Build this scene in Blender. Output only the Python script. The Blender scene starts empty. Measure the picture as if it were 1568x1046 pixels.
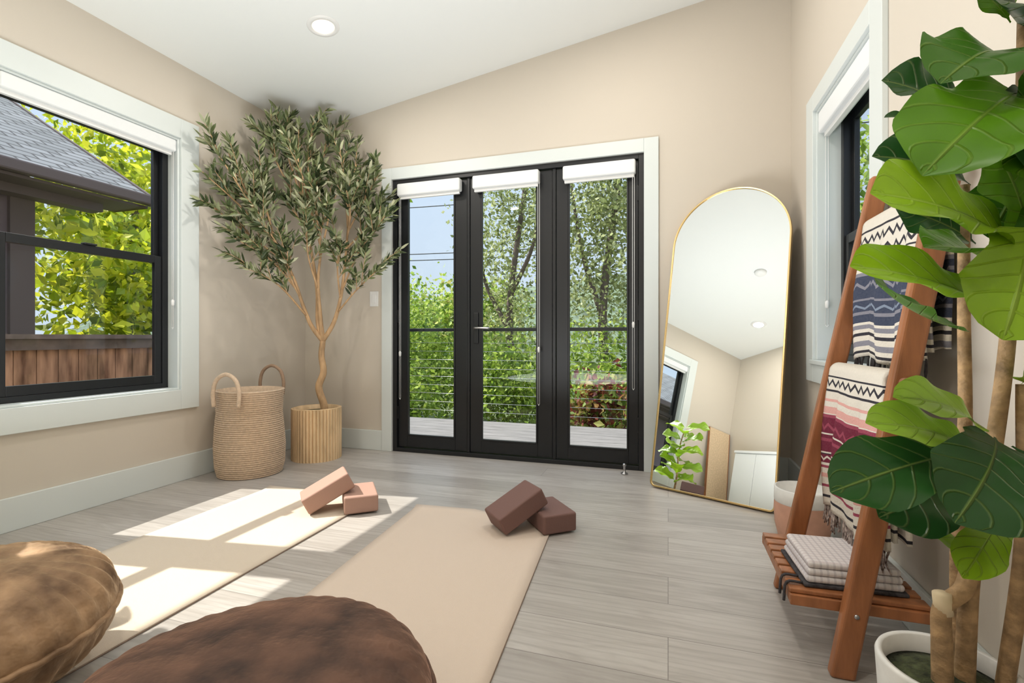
import bpy, math, random
import numpy as np
from mathutils import Vector, Matrix
random.seed(3); rng=np.random.default_rng(5)
S=bpy.context.scene
S.view_settings.view_transform='Standard'
COL=S.collection
# ------------------------------------------------------------ materials
def nt(name):
    m=bpy.data.materials.new(name); m.use_nodes=True
    t=m.node_tree; return m,t,t.nodes,t.links,t.nodes['Principled BSDF']
def C(c): return (c[0],c[1],c[2],1)
def mat(name,col,rough=.5,metal=0,spec=.5,var=None,bump=None,sheen=0,vscale=(1,1,1),sheencol=None,bdist=.01):
    m,t,n,l,b=nt(name)
    b.inputs['Base Color'].default_value=C(col); b.inputs['Roughness'].default_value=rough
    b.inputs['Metallic'].default_value=metal; b.inputs['Specular IOR Level'].default_value=spec
    if sheen:
        b.inputs['Sheen Weight'].default_value=sheen; b.inputs['Sheen Roughness'].default_value=.35
        if sheencol: b.inputs['Sheen Tint'].default_value=C(sheencol)
    tc=n.new('ShaderNodeTexCoord'); mp=n.new('ShaderNodeMapping'); mp.inputs['Scale'].default_value=vscale
    l.new(tc.outputs['Object'],mp.inputs['Vector'])
    if var:
        nz=n.new('ShaderNodeTexNoise'); nz.inputs['Scale'].default_value=var[0]; nz.inputs['Detail'].default_value=5
        l.new(mp.outputs[0],nz.inputs['Vector'])
        r=n.new('ShaderNodeValToRGB'); r.color_ramp.elements[0].position=.3; r.color_ramp.elements[1].position=.7
        r.color_ramp.elements[0].color=C([x*(1-var[1]) for x in col]); r.color_ramp.elements[1].color=C([min(1,x*(1+var[1])) for x in col])
        if len(var)>2: r.color_ramp.elements[1].color=C(var[2])
        l.new(nz.outputs['Fac'],r.inputs[0]); l.new(r.outputs[0],b.inputs['Base Color'])
    if bump:
        nb=n.new('ShaderNodeTexNoise'); nb.inputs['Scale'].default_value=bump[0]; nb.inputs['Detail'].default_value=4
        l.new(mp.outputs[0],nb.inputs['Vector'])
        bp=n.new('ShaderNodeBump'); bp.inputs['Strength'].default_value=bump[1]; bp.inputs['Distance'].default_value=bdist
        l.new(nb.outputs['Fac'],bp.inputs['Height']); l.new(bp.outputs[0],b.inputs['Normal'])
    return m
def mth(n,l,op,a,b=None,c=None):
    q=n.new('ShaderNodeMath'); q.operation=op
    for i,v in enumerate((a,b,c)):
        if v is None: continue
        if isinstance(v,(int,float)): q.inputs[i].default_value=v
        else: l.new(v,q.inputs[i])
    return q.outputs[0]
def mixc(n,l,f,a,b,mode='MIX'):
    q=n.new('ShaderNodeMix'); q.data_type='RGBA'; q.blend_type=mode
    if isinstance(f,(int,float)): q.inputs[0].default_value=f
    else: l.new(f,q.inputs[0])
    for i,v in ((6,a),(7,b)):
        if isinstance(v,(tuple,list)): q.inputs[i].default_value=C(v)
        else: l.new(v,q.inputs[i])
    return q.outputs[2]
M_wall=mat('wall_paint',(.635,.575,.495),.75,spec=.25,bump=(300,.03))
M_ceil=mat('ceiling_paint',(.84,.86,.85),.8,spec=.2,bump=(200,.03))
M_trim=mat('trim_paint',(.68,.725,.715),.42)
M_black=mat('black_frame',(.008,.009,.011),.38)
M_white=mat('white_plastic',(.82,.82,.81),.45)
M_shade=mat('roller_shade_fabric',(.80,.82,.83),.8,bump=(400,.1))
M_steel=mat('steel',(.5,.5,.52),.3,metal=1)
M_gold=mat('brushed_gold',(.78,.56,.26),.25,metal=1)
M_mirror=mat('silvered_mirror',(.90,.925,.915),.0,metal=1)
M_mat1=mat('mat_rubber_sand',(.665,.565,.455),.75,spec=.3,bump=(500,.25))
M_mat2=mat('mat_rubber_rose',(.665,.55,.455),.75,spec=.3,bump=(500,.25))
M_medge=mat('mat_underside',(.30,.22,.17),.8,spec=.3)
M_blk1=mat('foam_dusty_rose',(.41,.245,.19),.75,bump=(600,.2),var=(400,.08))
M_blk2=mat('foam_mauve_brown',(.18,.095,.08),.7,bump=(600,.2),var=(400,.08))
M_rope=mat('cotton_rope',(.66,.50,.36),.9,var=(60,.12),bump=(250,.5))
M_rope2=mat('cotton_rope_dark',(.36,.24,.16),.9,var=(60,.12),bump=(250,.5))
M_bamboo=mat('bamboo_slat',(.74,.53,.31),.5,var=(14,.22),vscale=(1,1,.25),bump=(60,.15))
M_bark=mat('olive_bark',(.50,.32,.17),.8,var=(30,.3),vscale=(1,1,.3),bump=(60,.5))
M_figbark=mat('fig_bark',(.38,.24,.12),.75,var=(30,.45),vscale=(1,1,1.2),bump=(50,.6))
M_cut=mat('cut_wood',(.72,.58,.38),.8)
M_soil=mat('potting_moss',(.05,.06,.025),1,var=(60,.6),bump=(90,1))
M_ceramic=mat('white_ceramic',(.78,.77,.74),.35,var=(40,.04))
M_lad=mat('acacia_wood',(.33,.125,.048),.4,var=(9,.3),vscale=(3,3,.5),bump=(40,.08))
M_velv=mat('brown_velvet',(.045,.018,.010),.75,var=(9,.5,(.15,.072,.043)),bump=(9,.9),sheen=.5,sheencol=(.7,.4,.28),bdist=.03)
M_velv2=mat('golden_velvet',(.18,.092,.040),.7,var=(12,.4,(.42,.26,.14)),bump=(10,.8),sheen=.7,sheencol=(1,.75,.5),bdist=.03)
M_peach=mat('peach_clay',(.62,.34,.24),.7,var=(20,.08))
M_board=mat('cork_board',(.66,.50,.33),.8,var=(50,.12))
M_deck=mat('deck_boards',(.21,.195,.19),.7,var=(10,.3),vscale=(.4,4,1),bump=(30,.2))
M_fence=mat('redwood_fence',(.22,.085,.045),.8,var=(5,.55,(.50,.27,.17)),vscale=(3,3,.5),bump=(30,.3))
M_fcap=mat('fence_cap_wood',(.13,.095,.085),.85,var=(10,.3))
M_house=mat('house_siding',(.135,.10,.11),.8,var=(8,.15))
M_eave=mat('eave_paint',(.10,.07,.068),.7)
M_ground=mat('garden_ground',(.10,.13,.05),1,var=(2,.4))
M_hill=mat('distant_hill',(.13,.17,.11),1,var=(1.2,.6),bump=(2,1))
M_cable=mat('cable_dark',(.03,.03,.03),.6)
def floor_mat():
    m,t,n,l,b=nt('oak_plank_floor')
    tc=n.new('ShaderNodeTexCoord')
    br=n.new('ShaderNodeTexBrick'); br.inputs['Scale'].default_value=1; br.inputs['Brick Width'].default_value=2.1
    br.inputs['Row Height'].default_value=.19; br.inputs['Mortar Size'].default_value=.0012; br.inputs['Mortar Smooth'].default_value=.2
    br.offset=.37; br.inputs['Bias'].default_value=0
    br.inputs['Color1'].default_value=C((.48,.45,.42)); br.inputs['Color2'].default_value=C((.375,.348,.322)); br.inputs['Mortar'].default_value=C((.19,.17,.155))
    l.new(tc.outputs['Object'],br.inputs['Vector'])
    mp=n.new('ShaderNodeMapping'); mp.inputs['Scale'].default_value=(1.2,8,1)
    va=n.new('ShaderNodeVectorMath'); va.operation='MULTIPLY_ADD'; va.inputs[1].default_value=(37,51,0)
    l.new(br.outputs['Color'],va.inputs[0]); l.new(tc.outputs['Object'],va.inputs[2]); l.new(va.outputs[0],mp.inputs['Vector'])
    nz=n.new('ShaderNodeTexNoise'); nz.inputs['Scale'].default_value=2.2; nz.inputs['Detail'].default_value=8; nz.inputs['Roughness'].default_value=.62; nz.inputs['Distortion'].default_value=1.3
    l.new(mp.outputs[0],nz.inputs['Vector'])
    r=n.new('ShaderNodeValToRGB'); r.color_ramp.elements[0].position=.32; r.color_ramp.elements[1].position=.66
    r.color_ramp.elements[0].color=C((.82,.80,.785)); r.color_ramp.elements[1].color=C((1.08,1.08,1.08))
    l.new(nz.outputs['Fac'],r.inputs[0])
    mp2=n.new('ShaderNodeMapping'); mp2.inputs['Scale'].default_value=(.8,5.5,1); l.new(va.outputs[0],mp2.inputs['Vector'])
    wv=n.new('ShaderNodeTexWave'); wv.bands_direction='Y'; wv.inputs['Scale'].default_value=2.4; wv.inputs['Distortion'].default_value=12; wv.inputs['Detail'].default_value=2; wv.inputs['Detail Scale'].default_value=.4
    l.new(mp2.outputs[0],wv.inputs['Vector'])
    c=mixc(n,l,1,br.outputs['Color'],r.outputs[0],'MULTIPLY')
    w2=mth(n,l,'MULTIPLY',mth(n,l,'POWER',wv.outputs['Fac'],5),.26)
    c=mixc(n,l,w2,c,(.27,.24,.22))
    l.new(c,b.inputs['Base Color']); b.inputs['Roughness'].default_value=.36
    bp=n.new('ShaderNodeBump'); bp.inputs['Strength'].default_value=.12; bp.inputs['Distance'].default_value=.004
    h=mth(n,l,'SUBTRACT',nz.outputs['Fac'],mth(n,l,'MULTIPLY',br.outputs['Fac'],1.0)); l.new(h,bp.inputs['Height']); l.new(bp.outputs[0],b.inputs['Normal'])
    return m
M_floor=floor_mat()
def shingle_mat():
    m,t,n,l,b=nt('roof_shingles')
    tc=n.new('ShaderNodeTexCoord'); mp=n.new('ShaderNodeMapping'); mp.inputs['Rotation'].default_value=(0,0,math.pi/2)
    br=n.new('ShaderNodeTexBrick'); br.inputs['Scale'].default_value=1; br.inputs['Brick Width'].default_value=.28; br.inputs['Row Height'].default_value=.13
    br.inputs['Mortar Size'].default_value=.014; br.inputs['Color1'].default_value=C((.13,.135,.14)); br.inputs['Color2'].default_value=C((.22,.222,.23)); br.inputs['Mortar'].default_value=C((.03,.03,.035))
    l.new(tc.outputs['Object'],mp.inputs[0]); l.new(mp.outputs[0],br.inputs['Vector']); l.new(br.outputs['Color'],b.inputs['Base Color']); b.inputs['Roughness'].default_value=.9
    return m
M_roof=shingle_mat()
def glass_mat():
    m=bpy.data.materials.new('window_glass'); m.use_nodes=True; n=m.node_tree.nodes; l=m.node_tree.links
    n.remove(n['Principled BSDF']); o=n['Material Output']
    tr=n.new('ShaderNodeBsdfTransparent'); tr.inputs[0].default_value=(.98,.99,.985,1); gl=n.new('ShaderNodeBsdfGlossy'); gl.inputs['Roughness'].default_value=.01
    fr=n.new('ShaderNodeLayerWeight'); fr.inputs['Blend'].default_value=.5
    f=mth(n,l,'ADD',mth(n,l,'MULTIPLY',mth(n,l,'POWER',fr.outputs['Facing'],4.0),.4),.014)
    mx=n.new('ShaderNodeMixShader')
    l.new(f,mx.inputs[0]); l.new(tr.outputs[0],mx.inputs[1]); l.new(gl.outputs[0],mx.inputs[2]); l.new(mx.outputs[0],o.inputs[0])
    return m
M_glass=glass_mat()
def leaf_mat(name,transl=.35,rough=.5,veins=False):
    m,t,n,l,b=nt(name); o=n['Material Output']
    at=n.new('ShaderNodeAttribute'); at.attribute_name='Col'; col=at.outputs['Color']
    if veins:
        uv=n.new('ShaderNodeUVMap'); sp=n.new('ShaderNodeSeparateXYZ'); l.new(uv.outputs[0],sp.inputs[0])
        a=mth(n,l,'ABSOLUTE',mth(n,l,'SUBTRACT',sp.outputs[1],.5))
        def soft(x,w): 
            return mth(n,l,'MAXIMUM',mth(n,l,'SUBTRACT',1.0,mth(n,l,'DIVIDE',x,w)),0.0)
        mid=soft(a,.026)
        k=mth(n,l,'FRACT',mth(n,l,'SUBTRACT',mth(n,l,'MULTIPLY',sp.outputs[0],7.0),mth(n,l,'MULTIPLY',mth(n,l,'POWER',a,1.25),4.2)))
        sd=soft(mth(n,l,'ABSOLUTE',mth(n,l,'SUBTRACT',k,.5)),.085)
        v=mth(n,l,'MAXIMUM',mth(n,l,'MULTIPLY',mid,.9),mth(n,l,'MULTIPLY',sd,.40))
        lt=mixc(n,l,.45,col,(.46,.60,.14))
        nz=n.new('ShaderNodeTexNoise'); nz.inputs['Scale'].default_value=9
        tc=n.new('ShaderNodeTexCoord'); l.new(tc.outputs['Object'],nz.inputs['Vector'])
        dk=mixc(n,l,mth(n,l,'MULTIPLY',nz.outputs['Fac'],.5),col,(.015,.075,.006))
        col=mixc(n,l,v,dk,lt)
        bp=n.new('ShaderNodeBump'); bp.inputs['Strength'].default_value=.7; bp.inputs['Distance'].default_value=.01
        l.new(v,bp.inputs['Height']); bp.invert=True; l.new(bp.outputs[0],b.inputs['Normal'])
    l.new(col,b.inputs['Base Color']); b.inputs['Roughness'].default_value=rough; b.inputs['Specular IOR Level'].default_value=.4
    tl=n.new('ShaderNodeBsdfTranslucent'); l.new(col,tl.inputs[0]); mx=n.new('ShaderNodeMixShader'); mx.inputs[0].default_value=transl
    l.new(b.outputs[0],mx.inputs[1]); l.new(tl.outputs[0],mx.inputs[2]); l.new(mx.outputs[0],o.inputs[0])
    return m
M_leaf=leaf_mat('tree_leaf',.4); M_olive=leaf_mat('olive_leaf',.12,.42); M_fig=leaf_mat('fig_leaf',.2,.34,True)
def blanket_mat(name,stops,patrows,k=9):
    m,t,n,l,b=nt(name)
    uv=n.new('ShaderNodeUVMap'); sp=n.new('ShaderNodeSeparateXYZ'); l.new(uv.outputs[0],sp.inputs[0])
    r=n.new('ShaderNodeValToRGB'); r.color_ramp.interpolation='CONSTANT'; e=r.color_ramp.elements
    e[0].position=0; e[0].color=C(stops[0][1]); e[1].position=stops[1][0]; e[1].color=C(stops[1][1])
    for p,c in stops[2:]:
        q=e.new(p); q.color=C(c)
    l.new(sp.outputs[1],r.inputs[0]); col=r.outputs[0]
    zz=mth(n,l,'PINGPONG',mth(n,l,'MULTIPLY',sp.outputs[0],k),.5)
    for (lo,hi,pc) in patrows:
        w=(hi-lo)
        vv=mth(n,l,'DIVIDE',mth(n,l,'SUBTRACT',sp.outputs[1],lo),w)
        d=mth(n,l,'ABSOLUTE',mth(n,l,'SUBTRACT',vv,mth(n,l,'ADD',mth(n,l,'MULTIPLY',zz,1.2),.2)))
        on=mth(n,l,'LESS_THAN',d,.17)
        ins=mth(n,l,'MULTIPLY',mth(n,l,'GREATER_THAN',vv,0),mth(n,l,'LESS_THAN',vv,1))
        col=mixc(n,l,mth(n,l,'MULTIPLY',on,ins),col,pc)
    nz=n.new('ShaderNodeTexNoise'); nz.inputs['Scale'].default_value=160; tc=n.new('ShaderNodeTexCoord'); l.new(tc.outputs['Object'],nz.inputs['Vector'])
    col=mixc(n,l,mth(n,l,'MULTIPLY',nz.outputs['Fac'],.12),col,(.4,.33,.32))
    l.new(col,b.inputs['Base Color']); b.inputs['Roughness'].default_value=.95; b.inputs['Specular IOR Level'].default_value=.1
    bp=n.new('ShaderNodeBump'); bp.inputs['Strength'].default_value=.6; bp.inputs['Distance'].default_value=.004; l.new(nz.outputs['Fac'],bp.inputs['Height']); l.new(bp.outputs[0],b.inputs['Normal'])
    return m
def emis(name,col,st):
    m=bpy.data.materials.new(name); m.use_nodes=True; b=m.node_tree.nodes['Principled BSDF']
    b.inputs['Emission Color'].default_value=C(col); b.inputs['Emission Strength'].default_value=st; return m
M_lamp=emis('downlight_lens',(1,.80,.52),1.6)
# ------------------------------------------------------------ mesh helpers
def link(o,parent=None):
    COL.objects.link(o)
    if parent: o.parent=parent
    return o
def mesh(name,v,f,m,parent=None,smooth=False,bevel=0,segs=2):
    me=bpy.data.meshes.new(name); me.from_pydata(v,[],f); me.update()
    o=bpy.data.objects.new(name,me); me.materials.append(m)
    if smooth: me.polygons.foreach_set('use_smooth',[True]*len(me.polygons))
    link(o,parent)
    if bevel:
        b=o.modifiers.new('bevel','BEVEL'); b.width=bevel; b.segments=segs; b.limit_method='ANGLE'
    return o
BF=[(0,3,2,1),(4,5,6,7),(0,1,5,4),(1,2,6,5),(2,3,7,6),(3,0,4,7)]
def boxes(name,L,m,parent=None,bevel=0,segs=2):
    v=[];f=[]
    for (x0,x1,y0,y1,z0,z1) in L:
        k=len(v); v+=[(x0,y0,z0),(x1,y0,z0),(x1,y1,z0),(x0,y1,z0),(x0,y0,z1),(x1,y0,z1),(x1,y1,z1),(x0,y1,z1)]
        f+=[tuple(k+i for i in q) for q in BF]
    return mesh(name,v,f,m,parent,bevel=bevel,segs=segs)
def prism(name,poly,axis,a,b,m,parent=None,bevel=0):
    n=len(poly); mk=(lambda p,t:(p[0],t,p[1])) if axis=='y' else (lambda p,t:(p[0],p[1],t))
    v=[mk(p,a) for p in poly]+[mk(p,b) for p in poly]
    f=[tuple(range(n)),tuple(range(2*n-1,n-1,-1))]+[(i,i+n,(i+1)%n+n,(i+1)%n) for i in range(n)]
    o=mesh(name,v,f,m,parent,bevel=bevel)
    import bmesh
    bm=bmesh.new(); bm.from_mesh(o.data); bmesh.ops.recalc_face_normals(bm,faces=bm.faces); bm.to_mesh(o.data); bm.free()
    return o
def group(name,loc=(0,0,0),rz=0,rot=None):
    e=bpy.data.objects.new(name,None); e.location=loc; e.rotation_euler=rot if rot else (0,0,rz); e.empty_display_size=.1
    return link(e)
def lathe(name,prof,m,parent=None,segs=48,loc=(0,0,0),rf=None,smooth=True,cap=True):
    v=[];f=[]
    for (r,z) in prof:
        for i in range(segs):
            a=2*math.pi*i/segs; rr=r*(rf(a,z) if rf else 1); v.append((loc[0]+rr*math.cos(a),loc[1]+rr*math.sin(a),loc[2]+z))
    for j in range(len(prof)-1):
        for i in range(segs):
            k=(i+1)%segs; f.append((j*segs+i,j*segs+k,(j+1)*segs+k,(j+1)*segs+i))
    if cap:
        f.append(tuple(range(segs-1,-1,-1))); b=(len(prof)-1)*segs; f.append(tuple(range(b,b+segs)))
    return mesh(name,v,f,m,parent,smooth)
def cr(P,n):
    P=[Vector(p) for p in P]; out=[]
    Q=[P[0]*2-P[1]]+P+[P[-1]*2-P[-2]]
    for i in range(1,len(Q)-2):
        for k in range(n):
            t=k/n; a,b,c,d=Q[i-1],Q[i],Q[i+1],Q[i+2]
            out.append(.5*((2*b)+(c-a)*t+(2*a-5*b+4*c-d)*t*t+(3*b-a-3*c+d)*t**3))
    out.append(P[-1]); return out
def tube_data(pts,rad,sides,v,f,closed=False):
    n=len(pts); k0=len(v)
    d0=(pts[1]-pts[0]).normalized()
    nr=d0.orthogonal().normalized()
    for i,p in enumerate(pts):
        if closed: d=(pts[(i+1)%n]-pts[i-1]).normalized()
        else: d=(pts[min(i+1,n-1)]-pts[max(i-1,0)]).normalized()
        nr=(nr-d*nr.dot(d)).normalized(); bi=d.cross(nr)
        r=rad(i/(n-1)) if callable(rad) else rad
        for s in range(sides):
            a=2*math.pi*s/sides; q=p+nr*(r*math.cos(a))+bi*(r*math.sin(a)); v.append(tuple(q))
    for i in range(n if closed else n-1):
        for s in range(sides):
            a=k0+i*sides+s; b=k0+i*sides+(s+1)%sides; i2=(i+1)%n; c=k0+i2*sides+(s+1)%sides; d=k0+i2*sides+s; f.append((a,b,c,d))
    if not closed:
        f.append(tuple(k0+s for s in range(sides-1,-1,-1))); f.append(tuple(k0+(n-1)*sides+s for s in range(sides)))
def tubes(name,L,m,parent=None,sides=8,sm=6,closed=False):
    v=[];f=[]
    for pts,rad in L:
        pp=cr(pts,sm) if (sm>1 and len(pts)>2) else [Vector(p) for p in pts]
        tube_data(pp,rad,sides,v,f,closed)
    return mesh(name,v,f,m,parent,True)
def norm(a): return a/(np.linalg.norm(a,axis=1,keepdims=True)+1e-9)
TPL6=np.array([(0,0,0),(.3,.5,.12),(.68,.42,.12),(1,0,0),(.68,-.42,.12),(.3,-.5,.12)])
def leaves(name,P,D,Nn,L,W,cols,m,parent=None,quad=False):
    N=len(P); D=norm(D); s=norm(np.cross(Nn,D)); nn=np.cross(D,s)
    T=np.array([(0,0,0),(.5,.5,.1),(1,0,0),(.5,-.5,.1)]) if quad else TPL6
    k=len(T)
    V=P[:,None,:]+D[:,None,:]*(L[:,None]*T[None,:,0])[...,None]+s[:,None,:]*(W[:,None]*T[None,:,1])[...,None]+nn[:,None,:]*(W[:,None]*T[None,:,2])[...,None]
    V=V.reshape(-1,3); base=np.arange(N)*k
    F=(base[:,None]+np.array([0,1,2,3])[None]) if quad else np.concatenate([base[:,None]+np.array([0,3,2,1])[None],base[:,None]+np.array([0,5,4,3])[None]])
    me=bpy.data.meshes.new(name); me.from_pydata(V.tolist(),[],F.tolist()); me.update()
    ca=me.color_attributes.new(name='Col',type='FLOAT_COLOR',domain='POINT')
    cc=np.ones((N,k,4)); cc[:,:,:3]=cols[:,None,:]; ca.data.foreach_set('color',cc.reshape(-1))
    me.materials.append(m); o=bpy.data.objects.new(name,me); return link(o,parent)
def ramp_cols(N,cols):
    cols=np.array(cols); t=rng.random(N)*(len(cols)-1); i=np.minimum(t.astype(int),len(cols)-2); fr=(t-i)[:,None]
    return (cols[i]*(1-fr)+cols[i+1]*fr)*(0.75+.5*rng.random((N,1)))
def foliage(name,blobs,size,cols,parent,clump=.28,per=60):
    Ps=[]
    for (c,r,n) in blobs:
        nc=max(1,n//per); d=norm(rng.normal(size=(nc,3)))*(rng.random((nc,1))**.45)
        cc=np.array(c)+d*np.array(r)
        p=cc[:,None,:]+rng.normal(size=(nc,per,3))*clump
        Ps.append(p.reshape(-1,3))
    P=np.concatenate(Ps); N=len(P)
    D=rng.normal(size=(N,3)); D[:,2]-=.3; Nn=rng.normal(size=(N,3)); Nn[:,2]+=.8
    L=size*(.6+.8*rng.random(N)); return leaves(name,P,D,Nn,L,L*.62,ramp_cols(N,cols),M_leaf,parent,quad=True)
# ------------------------------------------------------------ room shell
XL,XR,YB,YR,TH=-2.874,.711,3.35,-.40,.16
def cz(x): return 2.578+.149*(x-XL)
boxes('floor',[(XL-TH,XR+TH,YR-TH,YB+TH,-.12,0)],M_floor)
ya,yb=YR-TH,YB+TH
prism('ceiling',[(XL-TH,cz(XL-TH)),(XR+TH,cz(XR+TH)),(XR+TH,cz(XR+TH)+.12),(XL-TH,cz(XL-TH)+.12)],'y',ya,yb,M_ceil)
DX0,DX1,DZ=-2.045,-.152,2.11
prism('wall_back',[(XL-TH,0),(DX0,0),(DX0,DZ),(DX1,DZ),(DX1,0),(XR+TH,0),(XR+TH,cz(XR+TH)),(XL-TH,cz(XL-TH))],'y',YB,YB+TH,M_wall)
prism('wall_rear',[(XL-TH,0),(XR+TH,0),(XR+TH,cz(XR+TH)),(XL-TH,cz(XL-TH))],'y',YR-TH,YR,M_wall)
def wall_x(name,x0,x1,y0,y1,zt,wy0,wy1,wz0,wz1):
    return boxes(name,[(x0,x1,y0,wy0,0,zt),(x0,x1,wy1,y1,0,zt),(x0,x1,wy0,wy1,0,wz0),(x0,x1,wy0,wy1,wz1,zt)],M_wall)
LY0,LY1,LZ0,LZ1=.51,2.25,.565,2.113
RY0,RY1,RZ0,RZ1=2.075,2.80,.755,2.02
wall_x('wall_left',XL-TH,XL,YR,YB,cz(XL),LY0,LY1,LZ0,LZ1)
wall_x('wall_right',XR,XR+TH,YR,YB,cz(XR),RY0,RY1,RZ0,RZ1)
BH,BT=.155,.016
boxes('baseboard_left',[(XL,XL+BT,YR,YB,0,BH)],M_trim,bevel=.003)
boxes('baseboard_right',[(XR-BT,XR,YR,YB,0,BH)],M_trim,bevel=.003)
boxes('baseboard_back',[(XL+BT,DX0-.09,YB-BT,YB,0,BH),(DX1+.095,XR-BT,YB-BT,YB,0,BH)],M_trim,bevel=.003)
boxes('baseboard_rear',[(XL+BT,XR-BT,YR,YR+BT,0,BH)],M_trim,bevel=.003)
CW=.12
boxes('trim_1',[(XL,XL+.02,LY0-CW,LY0,LZ0-CW,LZ1+CW),(XL,XL+.02,LY1,LY1+CW,LZ0-CW,LZ1+CW),(XL,XL+.02,LY0,LY1,LZ1,LZ1+CW),(XL,XL+.02,LY0,LY1,LZ0-CW,LZ0),
  (XL-.13,XL+.004,LY1-.012,LY1,LZ0,LZ1),(XL-.13,XL+.004,LY0,LY0+.012,LZ0,LZ1),(XL-.13,XL+.004,LY0+.012,LY1-.012,LZ0,LZ0+.012),(XL-.13,XL+.004,LY0+.012,LY1-.012,LZ1-.012,LZ1),(XL-.13,XL-.06,1.275,1.385,LZ0+.012,LZ1-.012)],M_trim,bevel=.0025)
boxes('trim_2',[(DX0-.088,DX0,YB-.02,YB,0,DZ+.09),(DX1,DX1+.093,YB-.02,YB,0,DZ+.09),(DX0,DX1,YB-.02,YB,DZ,DZ+.09)],M_trim,bevel=.0025)
CW=.09
boxes('trim_3',[(XR-.02,XR,RY0-CW-.02,RY0,RZ0-CW,RZ1+CW),(XR-.02,XR,RY1,RY1+CW+.03,RZ0-CW,RZ1+CW),(XR-.02,XR,RY0,RY1,RZ1,RZ1+CW),(XR-.02,XR,RY0,RY1,RZ0-CW,RZ0-.001),
  (XR-.03,XR+.13,RY0-.03,RY1+.03,RZ0-.0,RZ0+.02),(XR-.004,XR+.13,RY1-.012,RY1,RZ0+.02,RZ1),(XR-.004,XR+.13,RY0,RY0+.012,RZ0+.02,RZ1),(XR-.004,XR+.13,RY0+.012,RY1-.012,RZ1-.012,RZ1)],M_trim,bevel=.0025)
def dh_window(name,xs,sg,y0,y1,z0,z1,zm):
    g=group(name)
    def bx(nm,L,m,bev=.002):
        out=[]
        for (a,b,c,d,e,f) in L:
            xa,xb=xs+sg*a,xs+sg*b; out.append((min(xa,xb),max(xa,xb),c,d,e,f))
        return boxes(nm,out,m,g,bevel=bev)
    fw=.035
    bx('outer_frame',[(0,.07,y0,y0+fw,z0,z1),(0,.07,y1-fw,y1,z0,z1),(0,.07,y0+fw,y1-fw,z0,z0+.03),(0,.07,y0+fw,y1-fw,z1-fw,z1)],M_black)
    a,b=y0+fw,y1-fw; s=.042
    bx('lower_sash',[(.008,.032,a,a+s,z0+.03,zm+.022),(.008,.032,b-s,b,z0+.03,zm+.022),(.008,.032,a+s,b-s,z0+.03,z0+.08),(.008,.032,a+s,b-s,zm-.022,zm+.022)],M_black)
    bx('upper_sash',[(.036,.06,a,a+s*.7,zm-.02,z1-fw),(.036,.06,b-s*.7,b,zm-.02,z1-fw),(.036,.06,a+s*.7,b-s*.7,zm-.02,zm+.02),(.036,.06,a+s*.7,b-s*.7,z1-fw-.04,z1-fw)],M_black)
    bx('sash_lock',[(-.004,.03,(a+b)/2-.03,(a+b)/2+.03,zm+.022,zm+.032)],M_black)
    bx('lower_glass',[(.018,.022,a+s,b-s,z0+.08,zm-.022)],M_glass,0)
    bx('upper_glass',[(.046,.05,a+s*.7,b-s*.7,zm+.02,z1-fw-.04)],M_glass,0)
    return g
dh_window('window_1',XL-.075,-1,1.385,LY1-.012,LZ0+.012,LZ1-.012,1.36)
dh_window('window_2',XL-.075,-1,LY0+.012,1.275,LZ0+.012,LZ1-.012,1.36)
dh_window('window_3',XR+.10,1,RY0+.012,RY1-.012,RZ0+.02,RZ1-.012,1.36)
def shade(name,x0,x1,y0,y1,z0,z1,cord=None):
    g=group(name)
    boxes('cassette',[(x0,x1,y0,y1,z0+.02,z1)],M_shade,g,bevel=.012,segs=3)
    if (y1-y0)>(x1-x0): boxes('hem_bar',[((x0+x1)/2-.012,(x0+x1)/2+.012,y0+.012,y1-.012,z0,z0+.022)],M_white,g,bevel=.003)
    else: boxes('hem_bar',[(x0+.01,x1-.01,(y0+y1)/2-.01,(y0+y1)/2+.01,z0,z0+.022)],M_white,g,bevel=.003)
    if cord:
        cx,cy,zb,zw=cord
        tubes('pull_cord',[([(cx,cy,z0+.03),(cx,cy,zb)],.0018),([(cx+.012,cy,z0+.03),(cx+.012,cy,zb)],.0018),([(cx,cy,zb),(cx+.006,cy,zb-.012),(cx+.012,cy,zb)],.0018)],M_white,g,6,3)
        lathe('cord_weight',[(.004,-.02),(.009,-.015),(.01,.012),(.004,.02)],M_white,g,12,(cx+.006,cy,zw))
shade('roller_shade',XL-.07,XL+.002,1.40,LY1-.014,2.005,LZ1-.013,(XL-.02,LY1-.03,.95,1.1))
shade('roller_shade',XL-.07,XL+.002,LY0+.014,1.26,2.005,LZ1-.013)
shade('roller_shade',XR+.0,XR+.072,RY0+.014,RY1-.014,1.88,RZ1-.013,(XR+.03,RY1-.03,.95,1.05))
D=group('door_1')
y0,y1=YB+.012,YB+.11
boxes('jamb_frame',[(DX0,DX0+.035,y0-.012,y1,0,DZ),(DX1-.035,DX1,y0-.012,y1,0,DZ),(DX0+.035,DX1-.035,y0-.012,y1,DZ-.035,DZ),(DX0+.035,DX1-.035,y0-.012,y1+.04,0,.03),
   (-1.425,-1.405,y0+.006,y1,.03,DZ-.035),(-.775,-.752,y0+.006,y1,.03,DZ-.035)],M_black,D,bevel=.002)
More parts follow.
